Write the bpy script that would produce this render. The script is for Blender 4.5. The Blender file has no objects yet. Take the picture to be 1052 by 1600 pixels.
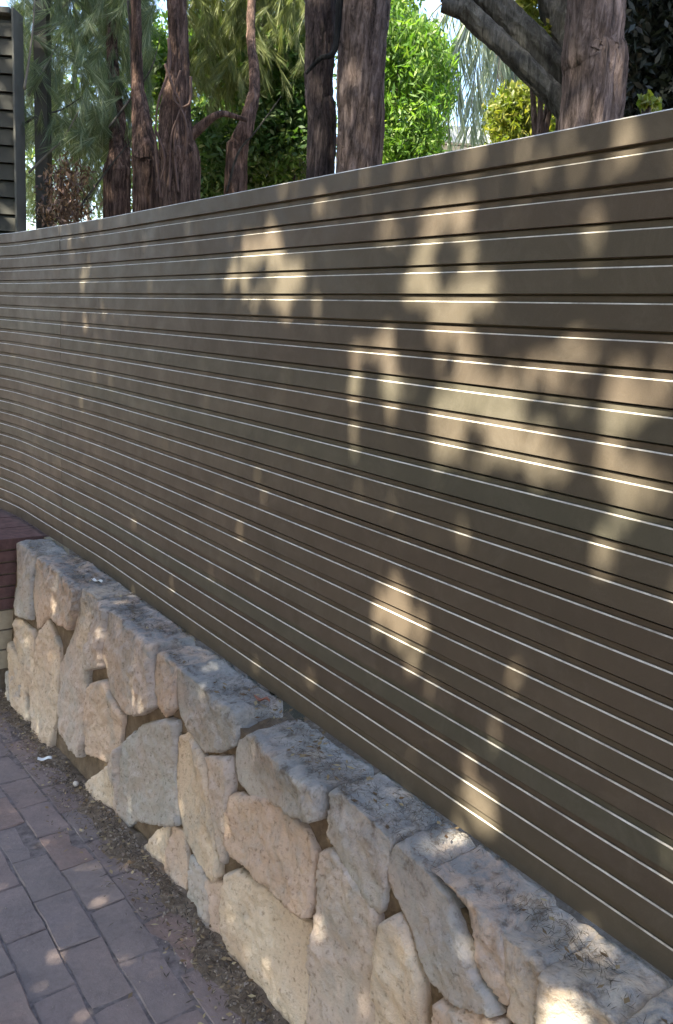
import bpy, math, random
import numpy as np
from mathutils import Vector, noise, Matrix
from mathutils.geometry import delaunay_2d_cdt

random.seed(7); rng = np.random.default_rng(7)
S = bpy.context.scene
C = bpy.data.collections.new("place"); S.collection.children.link(C)

# ------------------------------------------------------------ camera
RT = Vector((0.99786662, 0.01390803, 0.06378702)); UP = Vector((-0.06528566, 0.21257905, 0.97496048)); FW = Vector((0, 0.97704489, -0.21303353))
CAM = Vector((0, 0, 1.682)); FPX = 1275.0
cd = bpy.data.cameras.new("camera"); cam = bpy.data.objects.new("camera", cd); C.objects.link(cam)
cam.matrix_world = Matrix(((RT.x, UP.x, -FW.x, CAM.x), (RT.y, UP.y, -FW.y, CAM.y), (RT.z, UP.z, -FW.z, CAM.z), (0, 0, 0, 1)))
cd.sensor_fit = 'VERTICAL'; cd.sensor_height = 24.0; cd.lens = FPX / 1600 * 24.0
cd.clip_start = 0.02; cd.clip_end = 500
S.camera = cam

# ------------------------------------------------------------ light
SUN = Vector((-0.80, -0.60, 0)).normalized() * math.cos(math.radians(47)); SUN.z = math.sin(math.radians(47))
w = bpy.data.worlds.new("World"); S.world = w; w.use_nodes = True
nt = w.node_tree; bg = nt.nodes['Background']
sky = nt.nodes.new('ShaderNodeTexSky'); sky.sky_type = 'NISHITA'; sky.sun_disc = False
sky.sun_elevation = math.radians(47); sky.sun_rotation = math.atan2(SUN.x, SUN.y)
sky.air_density = 1.0; sky.dust_density = 2.5; sky.ozone_density = 1.0
nt.links.new(sky.outputs[0], bg.inputs[0]); bg.inputs[1].default_value = 0.12
sl = bpy.data.lights.new("sun", 'SUN'); sl.energy = 5.0; sl.angle = math.radians(0.55); sl.color = (1.0, 0.91, 0.72)
so = bpy.data.objects.new("sun", sl); C.objects.link(so); so.rotation_euler = SUN.to_track_quat('Z', 'Y').to_euler()
S.view_settings.view_transform = 'Standard'; S.view_settings.look = 'None'
S.view_settings.exposure = 2.62; S.view_settings.gamma = 1.0; S.view_settings.use_curve_mapping = False
S.cycles.max_bounces = 6; S.cycles.transparent_max_bounces = 6

# ------------------------------------------------------------ places
NV = Vector((0.79671933, 0.60434949, 0)); TV = Vector((-0.60434949, 0.79671933, 0)); DW = 1.19545
def curve(t): return 0.035 * max(0.0, t - 3.13) + 0.2 * max(0.0, min(t, 4.6) - 4.05) ** 2 + .22 * max(0.0, t - 4.6)
def P(t, s, z):                       # t along the fence (away to the left), s out of it towards the path, z up
    q = TV * t + NV * (DW - s - curve(t)); q.z = z; return q
def at(x, y, Y):                      # the point at distance Y that the photograph shows at x, y
    r = FW + RT * ((x - 526) / FPX) - UP * ((y - 800) / FPX)
    return CAM + r * (Y / r.y)
def dip(t):                           # the path falls away a little towards the left
    f = min(1.0, max(0.0, (t - 1.9) / 1.6)); return -.115 * f * f * (3 - 2 * f)
def G(t, s, z): return P(t, s, z + dip(t))
def face_s(z): return 0.145 + (0.644 - z) / 0.644 * 0.052

# ------------------------------------------------------------ object helpers
def tag(o, label=None, cat=None, group=None, kind=None):
    if label: o['label'] = label
    if cat: o['category'] = cat
    if group: o['group'] = group
    if kind: o['kind'] = kind
    return o
def link(name, me, parent=None):
    o = bpy.data.objects.new(name, me); C.objects.link(o)
    if parent:
        o.parent = parent; o.location = -parent.location   # meshes are made in world places, the parent only has a location
    return o
def empty(name, loc, *a, **k):
    o = bpy.data.objects.new(name, None); C.objects.link(o); o.location = loc; o.empty_display_size = .1
    return tag(o, *a, **k)
def mesh(name, vs, fs, mat, smooth=False):
    me = bpy.data.meshes.new(name); me.from_pydata([tuple(v) for v in vs], [], fs)
    if isinstance(mat, (list, tuple)):
        for m in mat: me.materials.append(m)
    else: me.materials.append(mat)
    if smooth: me.polygons.foreach_set('use_smooth', [True] * len(me.polygons))
    me.update(); return me
def quads(name, V, mat):              # V: (n,4,3) array
    n = len(V); me = bpy.data.meshes.new(name)
    me.vertices.add(n * 4); me.vertices.foreach_set('co', V.astype(np.float32).ravel())
    me.loops.add(n * 4); me.loops.foreach_set('vertex_index', np.arange(n * 4, dtype=np.int32))
    me.polygons.add(n); me.polygons.foreach_set('loop_start', np.arange(n, dtype=np.int32) * 4)
    me.polygons.foreach_set('loop_total', np.full(n, 4, dtype=np.int32))
    me.materials.append(mat); me.update(calc_edges=True); return me

# ------------------------------------------------------------ materials
def newmat(name, rough=.8, spec=.3):
    m = bpy.data.materials.new(name); m.use_nodes = True
    b = m.node_tree.nodes['Principled BSDF']; b.inputs['Roughness'].default_value = rough; b.inputs['Specular IOR Level'].default_value = spec
    return m, m.node_tree, b
def N(nt, typ, **k):
    n = nt.nodes.new(typ)
    for a, v in k.items():
        if a in n.inputs: n.inputs[a].default_value = v
        else: setattr(n, a, v)
    return n
def ramp(nt, fac, stops, interp='LINEAR'):
    r = nt.nodes.new('ShaderNodeValToRGB'); e = r.color_ramp.elements; r.color_ramp.interpolation = interp
    while len(e) < len(stops): e.new(0.5)
    for k, (p, c) in enumerate(stops): e[k].position = p; e[k].color = (*c, 1) if len(c) == 3 else c
    nt.links.new(fac, r.inputs[0]); return r.outputs[0]
def mix(nt, a, b, fac, mode='MIX'):
    m = nt.nodes.new('ShaderNodeMix'); m.data_type = 'RGBA'; m.blend_type = mode
    for v, i in ((fac, 0), (a, 6), (b, 7)):
        if hasattr(v, 'links'): nt.links.new(v, m.inputs[i])
        elif i == 0: m.inputs[0].default_value = v
        else: m.inputs[i].default_value = (*v, 1)
    return m.outputs[2]
def noi(nt, scale, detail=5, rough=.6, vec=None, dist=0):
    n = nt.nodes.new('ShaderNodeTexNoise'); n.inputs['Scale'].default_value = scale; n.inputs['Detail'].default_value = detail
    n.inputs['Roughness'].default_value = rough; n.inputs['Distortion'].default_value = dist
    if vec is not None: nt.links.new(vec, n.inputs['Vector'])
    return n.outputs[0]
def pos(nt, sc=None):
    g = nt.nodes.new('ShaderNodeNewGeometry').outputs['Position']
    if sc:
        m = nt.nodes.new('ShaderNodeMapping'); m.inputs['Scale'].default_value = sc; nt.links.new(g, m.inputs[0]); return m.outputs[0]
    return g
def bump(nt, b, h, strength=.5, dist=.01):
    n = nt.nodes.new('ShaderNodeBump'); n.inputs['Strength'].default_value = strength; n.inputs['Distance'].default_value = dist
    nt.links.new(h, n.inputs['Height']); nt.links.new(n.outputs[0], b.inputs['Normal'])
def objrand(nt): return nt.nodes.new('ShaderNodeObjectInfo').outputs['Random']

def stone_material():
    m, t, b = newmat('wall_stone', .85, .25); p = pos(t); r = objrand(t)
    base = ramp(t, r, [(0, (.50, .39, .31)), (.15, (.55, .45, .35)), (.35, (.40, .385, .36)), (.5, (.58, .48, .37)), (.65, (.47, .40, .35)), (.8, (.36, .355, .34)), (.9, (.53, .43, .36)), (1, (.50, .44, .36))], 'CONSTANT')
    big = ramp(t, noi(t, 5, 4, .6, p, .6), [(.35, (0, 0, 0)), (.65, (1, 1, 1))])
    c = mix(t, base, (.40, .25, .17), 0); nt_ = t
    mm = t.nodes.new('ShaderNodeMath'); mm.operation = 'MULTIPLY'; mm.inputs[1].default_value = .4; t.links.new(big, mm.inputs[0])
    c = mix(t, base, (.40, .26, .19), mm.outputs[0])
    g = ramp(t, noi(t, 8, 6, .65, pos(t, (1, 1, .8)), .4), [(.5, (0, 0, 0)), (.72, (.7, .7, .7))])
    c = mix(t, c, (.27, .28, .27), g)
    pk = ramp(t, noi(t, 70, 3, .6, p), [(.30, (.5, .46, .42)), (.42, (1, 1, 1)), (.7, (1.12, 1.1, 1.08))])
    c = mix(t, c, pk, .8, 'MULTIPLY')
    # grey weathering on the upper faces of the wall
    sx = t.nodes.new('ShaderNodeSeparateXYZ'); t.links.new(p, sx.inputs[0])
    mr = t.nodes.new('ShaderNodeMapRange'); mr.inputs[1].default_value = .50; mr.inputs[2].default_value = .66; t.links.new(sx.outputs[2], mr.inputs[0])
    wn = ramp(t, noi(t, 14, 5, .7, p, .8), [(.36, (0, 0, 0)), (.6, (1, 1, 1))])
    w2 = mix(t, (0, 0, 0), wn, mr.outputs[0])
    c = mix(t, c, mix(t, (.24, .24, .24), (.10, .085, .075), ramp(t, noi(t, 30, 4, .7, p), [(.5, (0, 0, 0)), (.62, (1, 1, 1))])), w2)
    t.links.new(c, b.inputs[0])
    h = mix(t, noi(t, 28, 7, .7, p, .3), noi(t, 160, 4, .6, p), .35)
    bump(t, b, h, .9, .012); return m
def mortar_material():
    m, t, b = newmat('wall_mortar', .95, .1); p = pos(t)
    c = ramp(t, noi(t, 18, 6, .7, p), [(.3, (0.113, 0.0856, 0.0626)), (.6, (0.213, 0.163, 0.119)), (.8, (0.327, 0.264, 0.195))])
    t.links.new(c, b.inputs[0]); bump(t, b, noi(t, 90, 5, .7, p), 1, .01); return m
def fence_material():
    m, t, b = newmat('fence_coating', .55, .3); r = objrand(t)
    tc = pos(t, (1, 1, 1))
    base = ramp(t, r, [(0, (0.0705, 0.0552, 0.0419)), (.35, (0.0838, 0.0666, 0.0499)), (.6, (0.075, 0.0636, 0.0479)), (.85, (0.0727, 0.0688, 0.0518)), (1, (0.0888, 0.0729, 0.0549))])
    v = ramp(t, noi(t, 2.2, 4, .6, tc), [(.3, (.85, .86, .84)), (.7, (1.12, 1.10, 1.08))])
    c = mix(t, base, v, 1, 'MULTIPLY')
    gr = ramp(t, noi(t, 400, 3, .7, pos(t, (1, 1, 2))), [(.35, (.85, .85, .85)), (.65, (1.12, 1.12, 1.12))])
    c = mix(t, c, gr, .6, 'MULTIPLY')
    dust = ramp(t, noi(t, 7, 8, .8, tc, .8), [(.48, (0, 0, 0)), (.75, (.2, .2, .2))])
    c = mix(t, c, (.20, .18, .15), dust)
    t.links.new(c, b.inputs[0])
    t.links.new(ramp(t, noi(t, 12, 4, .6, tc), [(.3, (.5,) * 3), (.7, (.68,) * 3)]), b.inputs['Roughness'])
    bump(t, b, noi(t, 350, 2, .6, pos(t, (1, 1, 3))), .12, .002); return m
def edge_highlight_material():  # sky highlight along the slats' top bevels, put into the colour
    m, t, b = newmat('slat_edge_highlight', .45, .5)
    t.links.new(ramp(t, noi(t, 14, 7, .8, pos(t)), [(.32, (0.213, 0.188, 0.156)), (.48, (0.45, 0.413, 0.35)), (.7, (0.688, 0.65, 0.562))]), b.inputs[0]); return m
def paver_material():
    m, t, b = newmat('clay_paver', .7, .35); r = objrand(t); p = pos(t)
    base = ramp(t, r, [(0, (0.172, 0.139, 0.13)), (.3, (0.198, 0.148, 0.135)), (.55, (0.172, 0.148, 0.144)), (.8, (0.218, 0.153, 0.13)), (1, (0.161, 0.144, 0.14))])
    v = ramp(t, noi(t, 6, 5, .65, p), [(.3, (.8, .8, .82)), (.7, (1.25, 1.2, 1.18))])
    c = mix(t, base, v, 1, 'MULTIPLY')
    g = ramp(t, noi(t, 55, 5, .75, p), [(.3, (.75, .75, .75)), (.7, (1.2, 1.2, 1.2))])
    c = mix(t, c, g, .8, 'MULTIPLY')
    d = ramp(t, noi(t, 3.5, 7, .75, p, .6), [(.42, (0, 0, 0)), (.7, (.7, .7, .7))])
    c = mix(t, c, (.24, .19, .17), d)
    c = mix(t, c, (.06, .05, .05), ramp(t, noi(t, 9, 7, .8, p, 1.0), [(.58, (0, 0, 0)), (.75, (.6, .6, .6))]))
    t.links.new(c, b.inputs[0]); bump(t, b, noi(t, 130, 6, .75, p), .6, .004); return m
def soil_material():
    m, t, b = newmat('soil', .95, .1); p = pos(t)
    c = ramp(t, noi(t, 25, 7, .75, p), [(.3, (0.112, 0.084, 0.063)), (.5, (0.224, 0.175, 0.133)), (.72, (0.392, 0.315, 0.245))])
    t.links.new(c, b.inputs[0]); bump(t, b, noi(t, 70, 6, .8, p), 1, .015); return m
def bark_material(name, c0, c1, c2, grey=.0):
    m, t, b = newmat(name, .9, .15); p = pos(t, (1, 1, .16))
    n = noi(t, 34, 7, .78, p, .7)
    c = ramp(t, n, [(.36, c0), (.5, c1), (.66, c2)])
    c = mix(t, c, ramp(t, noi(t, 6, 5, .7, pos(t, (1, 1, .5))), [(.45, (.8, .8, .8)), (.7, (1.35, 1.3, 1.28))]), .8, 'MULTIPLY')
    t.links.new(c, b.inputs[0])
    bump(t, b, mix(t, n, noi(t, 110, 5, .7, pos(t, (1, 1, .4))), .3), 1, .03); return m
def leaf_material(name, stops, trans=.45, rough=.5):
    m, t, b = newmat(name, rough, .4)
    g = t.nodes.new('ShaderNodeNewGeometry')
    c = ramp(t, g.outputs['Random Per Island'], stops)
    c = mix(t, c, ramp(t, noi(t, 2.5, 4, .6, g.outputs['Position']), [(.3, (.6, .65, .6)), (.7, (1.35, 1.3, 1.1))]), .8, 'MULTIPLY')
    t.links.new(c, b.inputs[0])
    tr = t.nodes.new('ShaderNodeBsdfTranslucent'); t.links.new(mix(t, c, (1.5, 1.6, .7), 1, 'MULTIPLY'), tr.inputs[0])
    ms = t.nodes.new('ShaderNodeMixShader'); ms.inputs[0].default_value = trans
    out = [n for n in t.nodes if n.type == 'OUTPUT_MATERIAL'][0]
    t.links.new(b.outputs[0], ms.inputs[1]); t.links.new(tr.outputs[0], ms.inputs[2]); t.links.new(ms.outputs[0], out.inputs[0])
    return m
def plain(name, col, rough=.7, spec=.3, var=.2, sc=8):
    m, t, b = newmat(name, rough, spec)
    a = tuple(x * (1 - var) for x in col); z = tuple(x * (1 + var) for x in col)
    t.links.new(ramp(t, noi(t, sc, 5, .65, pos(t)), [(.3, a), (.7, z)]), b.inputs[0]); return m

STONE = stone_material(); MORTAR = mortar_material(); FENCE = fence_material(); EDGE = edge_highlight_material(); PAVER = paver_material(); SOIL = soil_material()
JOINT = plain('joint_sand', (.155, .13, .125), .95, .1, .5, 30)
BARK = bark_material('bark_brown', (0.0156, 0.0117, 0.00978), (0.108, 0.0821, 0.0743), (0.254, 0.205, 0.19))
BARKRED = bark_material('bark_red_brown', (0.0104, 0.00777, 0.0075), (0.0731, 0.0465, 0.0374), (0.222, 0.151, 0.124))
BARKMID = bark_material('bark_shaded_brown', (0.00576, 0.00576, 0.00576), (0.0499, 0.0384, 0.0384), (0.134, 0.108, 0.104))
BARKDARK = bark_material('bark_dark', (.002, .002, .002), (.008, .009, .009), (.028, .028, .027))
BARKGREY = bark_material('bark_grey', (0.026, 0.026, 0.0234), (0.065, 0.065, 0.0585), (0.143, 0.143, 0.13))
TWIG = plain('twig_pale', (0.134, 0.125, 0.106)); VINE = plain('vine_stem', (.075, .046, .038), var=.35, sc=20)
LBRIGHT = leaf_material('leaf_bright', [(0, (0.04, 0.096, 0.0144)), (.4, (0.072, 0.152, 0.024)), (.75, (0.112, 0.2, 0.04)), (1, (0.16, 0.224, 0.056))], .5)
LMID = leaf_material('leaf_mid', [(0, (0.0265, 0.0663, 0.0177)), (.5, (0.0486, 0.0972, 0.0265)), (.9, (0.0884, 0.141, 0.0442)), (1, (0.265, 0.292, 0.194))], .45)
LYELLOW = leaf_material('leaf_yellow_green', [(0, (0.072, 0.108, 0.018)), (.6, (0.132, 0.156, 0.03)), (1, (0.204, 0.192, 0.036))], .5)
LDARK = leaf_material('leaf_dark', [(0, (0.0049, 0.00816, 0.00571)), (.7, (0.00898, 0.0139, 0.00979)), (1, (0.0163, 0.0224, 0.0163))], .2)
NEEDLE = leaf_material('needle_grey_green', [(0, (0.0628, 0.0986, 0.0628)), (.5, (0.108, 0.152, 0.0986)), (.85, (0.161, 0.215, 0.152)), (1, (0.394, 0.431, 0.36))], .3)
NEEDLEOLIVE = leaf_material('needle_olive', [(0, (0.0613, 0.0816, 0.0299)), (.5, (0.102, 0.13, 0.0476)), (1, (0.177, 0.191, 0.0816))], .35)
PALM = leaf_material('palm_pale', [(0, (.10, .14, .12)), (.5, (.22, .27, .26)), (1, (.40, .44, .46))], .4)
DEAD = leaf_material('leaf_dead', [(0, (0.05, 0.027, 0.0204)), (.5, (0.1, 0.0594, 0.0476)), (1, (0.28, 0.18, 0.145))], .2)
CANOPY = leaf_material('leaf_canopy', [(0, (0.054, 0.108, 0.036)), (1, (0.126, 0.216, 0.054))], .35)

# ------------------------------------------------------------ ground
def sheet(name, x0, x1, y0, y1, z, mat, n=40, amp=0.0):
    vs, fs = [], []
    for j in range(n + 1):
        for i in range(n + 1):
            x = x0 + (x1 - x0) * i / n; y = y0 + (y1 - y0) * j / n
            vs.append((x, y, z + amp * noise.noise(Vector((x * .7, y * .7, 0)))))
    for j in range(n):
        for i in range(n):
            a = j * (n + 1) + i; fs.append((a, a + 1, a + n + 2, a + n + 1))
    return link(name, mesh(name, vs, fs, mat, True))
tag(sheet('ground', -150, 150, -150, 150, -0.16, SOIL, 20), kind='structure')
# dirt strip along the foot of the wall, gently uneven
vs, fs = [], []; nt_, ns_ = 220, 22
for j in range(ns_ + 1):
    for i in range(nt_ + 1):
        t = -1 + 8 * i / nt_; s = .10 + (.23 + .07 * noise.noise(Vector((t * 4, 3, 0))) + .03 * noise.noise(Vector((t * 16, 3, 0)))) * j / ns_
        edge = 1 - max(0, (s - .20)) / .10
        z = .010 * edge + .008 * noise.noise(Vector((t * 9, s * 9, 1))) + .004 * noise.noise(Vector((t * 40, s * 40, 1))) - .004
        if j == ns_: z = -.015
        vs.append(G(t, s, z))
for j in range(ns_):
    for i in range(nt_):
        a = j * (nt_ + 1) + i; fs.append((a, a + nt_ + 1, a + nt_ + 2, a + 1))
tag(link('dirt_verge', mesh('dirt_verge', vs, fs, SOIL, True)), kind='structure')
# garden soil behind the fence
a, b = P(-6, -.05, .5), P(4.6, -.05, .5); vs = [a, b, b + NV * 60 + TV * 40 + Vector((0, 0, .6)), a + NV * 60 + Vector((0, 0, .6))]
tag(link('garden_soil', mesh('garden_soil', vs, [(0, 1, 2, 3)], SOIL)), kind='structure')

# brick path: pavers laid lengthwise with the wall
path = empty('brick_path', (0, 0, 0), kind='structure')
bed = link('paver_bedding', mesh('paver_bedding', [G(-1.5 + .3 * i, q, -.003) for i in range(36) for q in (.1, 3.2)], [(2 * i + 1, 2 * i, 2 * i + 2, 2 * i + 3) for i in range(35)], JOINT), path)
def paver_mesh(t0, s0, L=.2355, Wd=.1138):
    g = .004; j = [random.uniform(-.0025, .0025) for _ in range(4)]; dz = random.uniform(-.003, .003); tl = random.uniform(-.002, .002); vs = []
    out = [(t0 + j[0], s0 + j[1]), (t0 + L + j[2], s0 + j[3]), (t0 + L + j[0], s0 + Wd + j[1]), (t0 + j[2], s0 + Wd + j[3])]
    cx = t0 + L / 2; cy = s0 + Wd / 2; pts = []
    for k in range(4):                      # chipped, slightly wavy edges
        a, b = out[k], out[(k + 1) % 4]; m = 5 if k % 2 == 0 else 3
        for q in range(m):
            f = q / m; c = random.random(); ch = .004 * c * c * (2 if q == 0 else 1)
            x = a[0] + (b[0] - a[0]) * f; y = a[1] + (b[1] - a[1]) * f
            d = math.hypot(cx - x, cy - y); pts.append((x + (cx - x) / d * ch, y + (cy - y) / d * ch))
    n = len(pts); rings = [(0, -.03), (0, -.004), (.0035, 0.0)]
    for off, z in rings:
        for x, y in pts:
            d = math.hypot(cx - x, cy - y); vs.append(G(x + (cx - x) / d * off, y + (cy - y) / d * off, z + dz + tl * (y - cy) * 20))
    fs = [(r * n + k, r * n + (k + 1) % n, (r + 1) * n + (k + 1) % n, (r + 1) * n + k) for r in range(2) for k in range(n)]
    fs.append(tuple(2 * n + k for k in range(n))); return vs, fs
RV, RF = [], []
for row in range(24):
    s0 = .2355 + .1163 * (row) - .0; off = (row % 2) * .119 + random.uniform(-.006, .006)
    for k in range(-6, 36):
        t0 = .01 + k * .238 + off
        vs, fs = paver_mesh(t0, s0)
        if .7 < t0 < 5.2 and row < 10:
            link('paver', mesh('paver', vs, fs, PAVER), path)
        else:
            b = len(RV); RV += vs; RF += [tuple(i + b for i in f) for f in fs]
tag(link('far_pavers', mesh('far_pavers', RV, RF, PAVER), path), kind='stuff')

# ------------------------------------------------------------ stone wall
STONES = [
 [[1.753,0.433],[1.593,0.492],[1.483,0.514],[1.423,0.508],[1.37,0.481],[1.347,0.349],[1.364,0.312],[1.457,0.291],[1.538,0.294],[1.633,0.278],[1.716,0.265],[1.749,0.29],[1.761,0.378]],
 [[1.73,0.204],[1.678,0.244],[1.558,0.275],[1.463,0.267],[1.389,0.282],[1.35,0.295],[1.323,0.171],[1.321,0.066],[1.376,0.023],[1.444,0.026],[1.613,0.008],[1.687,0.038],[1.722,0.105]],
 [[1.343,0.491],[1.302,0.527],[1.262,0.514],[1.192,0.48],[1.138,0.468],[1.119,0.439],[1.108,0.33],[1.08,0.221],[1.099,0.096],[1.286,0.001],[1.324,0.104],[1.333,0.262],[1.333,0.358],[1.35,0.436]],
 [[1.346,0.595],[1.315,0.629],[1.219,0.645],[1.153,0.631],[1.131,0.587],[1.127,0.515],[1.13,0.472],[1.182,0.474],[1.241,0.503],[1.294,0.532],[1.326,0.55]],
 [[1.074,0.509],[1.049,0.498],[1.02,0.473],[0.98,0.424],[0.951,0.308],[0.929,0.187],[1.05,0.139],[1.102,0.305],[1.114,0.414],[1.099,0.476]],
 [[1.127,0.585],[1.113,0.625],[1.028,0.632],[0.963,0.589],[0.9,0.578],[0.849,0.544],[0.802,0.517],[0.785,0.499],[0.84,0.47],[0.915,0.442],[0.973,0.454],[1.015,0.493],[1.064,0.523],[1.117,0.56]],
 [[1.013,0.636],[0.921,0.64],[0.823,0.614],[0.767,0.538],[0.782,0.518],[0.844,0.554],[0.896,0.593],[0.958,0.604]],
 [[0.824,0.586],[0.77,0.613],[0.722,0.621],[0.709,0.534],[0.742,0.513],[0.775,0.515],[0.771,0.541]],
 [[0.717,0.625],[0.683,0.66],[0.649,0.655],[0.617,0.658],[0.578,0.669],[0.56,0.609],[0.569,0.535],[0.66,0.499],[0.703,0.517]],
 [[0.926,0.422],[0.839,0.463],[0.776,0.491],[0.754,0.419],[0.819,0.274],[0.929,0.251],[0.926,0.348]],
 [[0.568,0.671],[0.539,0.694],[0.5,0.687],[0.449,0.678],[0.44,0.593],[0.496,0.541],[0.552,0.55],[0.557,0.621]],
 [[0.763,0.491],[0.707,0.524],[0.663,0.485],[0.576,0.519],[0.566,0.425],[0.66,0.335],[0.728,0.357],[0.746,0.426]],
 [[1.758,0.581],[1.696,0.623],[1.587,0.626],[1.506,0.619],[1.378,0.652],[1.359,0.569],[1.414,0.539],[1.506,0.515],[1.674,0.467],[1.743,0.481],[1.766,0.527]],
 [[2.494,0.239],[2.341,0.374],[2.174,0.468],[2.116,0.483],[2.09,0.304],[2.04,0.177],[2.102,0.141],[2.34,0.028],[2.454,-0.005],[2.504,0.096]],
 [[2.096,0.442],[2.029,0.482],[1.943,0.454],[1.884,0.397],[1.827,0.267],[1.772,0.177],[1.798,0.132],[1.892,0.132],[2.001,0.169],[2.076,0.27]],
 [[1.928,0.453],[1.794,0.52],[1.767,0.474],[1.761,0.332],[1.761,0.211],[1.817,0.263],[1.875,0.402]],
 [[2.156,0.643],[2.129,0.677],[1.974,0.697],[1.821,0.72],[1.789,0.669],[1.779,0.56],[1.845,0.511],[1.94,0.47],[2.022,0.487],[2.1,0.507],[2.14,0.57]],
 [[2.295,0.624],[2.198,0.679],[2.159,0.642],[2.138,0.523],[2.188,0.469],[2.253,0.475],[2.302,0.546]],
 [[2.714,0.618],[2.546,0.673],[2.342,0.665],[2.319,0.581],[2.27,0.467],[2.362,0.403],[2.496,0.35],[2.636,0.37],[2.717,0.469]],
 [[2.834,0.319],[2.689,0.395],[2.632,0.353],[2.514,0.329],[2.531,0.156],[2.648,0.101],[2.79,0.062],[2.848,0.205]],
 [[2.989,0.598],[2.822,0.668],[2.732,0.613],[2.721,0.43],[2.858,0.368],[2.824,0.096],[2.86,0.014],[3.118,0.005],[3.171,0.261],[3.042,0.461]],
 [[3.509,0.628],[3.336,0.663],[3.001,0.653],[3.009,0.562],[3.084,0.457],[3.32,0.434],[3.451,0.336],[3.54,0.465]],
 [[3.439,0.274],[3.345,0.415],[3.187,0.339],[3.164,0.157],[3.194,-0.05],[3.359,-0.124],[3.451,0.02]],
 [[3.71,0.31],[3.508,0.306],[3.432,0.164],[3.449,0.01],[3.566,0.021],[3.685,0.189]],
 [[3.8,0.588],[3.615,0.679],[3.565,0.592],[3.534,0.354],[3.712,0.321]],
 [[3.787,0.166],[3.599,0.102],[3.449,-0.071],[3.667,-0.078],[3.789,0.081]],
 [[2.828,-0.006],[2.56,0.133],[2.518,0.098],[2.488,0.011],[2.584,-0.078],[2.737,-0.061]],
 [[2.294,-0.008],[2.179,0.079],[2.112,0.137],[2.07,-0.005],[2.177,-0.038]],
 [[2.081,0.145],[2.001,0.169],[1.957,0.063],[1.965,0.007],[2.052,-0.036],[2.086,0.069]],
 [[1.951,0.128],[1.871,0.125],[1.805,0.08],[1.766,0.028],[1.835,-0.038],[1.889,0.026],[1.94,0.033]],
 [[1.852,0.108],[1.741,0.158],[1.7,0.053],[1.739,0.027]],
 [[2.558,0.151],[2.506,0.233],[2.496,0.1],[2.463,0.001],[2.493,-0.015],[2.55,0.049]],
]

wall = empty('stone_wall', P(2, .1, 0), 'low retaining wall of irregular tan and grey stones along the path', 'stone wall')
TOPZ = .652
vs, fs = [], []; nt_ = 260; prof = []
for i in range(nt_ + 1):
    t = -1.2 + 5.02 * i / nt_; row = []
    for k in range(16):
        z = -.2 + (TOPZ - .045 + .2) * k / 15
        nz = noise.noise(Vector((t * 12, z * 12, 2))) * .007 + noise.noise(Vector((t * 35, z * 35, 2))) * .004
        row.append(P(t, face_s(z) - .021 + nz, z))
    for k in range(1, 8):
        s = face_s(TOPZ) - .020 - (face_s(TOPZ) + .02) * k / 7
        row.append(P(t, s, TOPZ - .045 + .012 * noise.noise(Vector((t * 14, s * 14, 4)))))
    row.append(P(t, -.05, -.2)); vs += row; m_ = len(row)
for i in range(nt_):
    for k in range(m_ - 1):
        a = i * m_ + k; fs.append((a, a + 1, a + m_ + 1, a + m_))
fs.append(tuple(range(m_))[::-1]); fs.append(tuple(nt_ * m_ + k for k in range(m_)))
link('mortar', mesh('mortar', vs, fs, MORTAR, True), wall)

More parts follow.
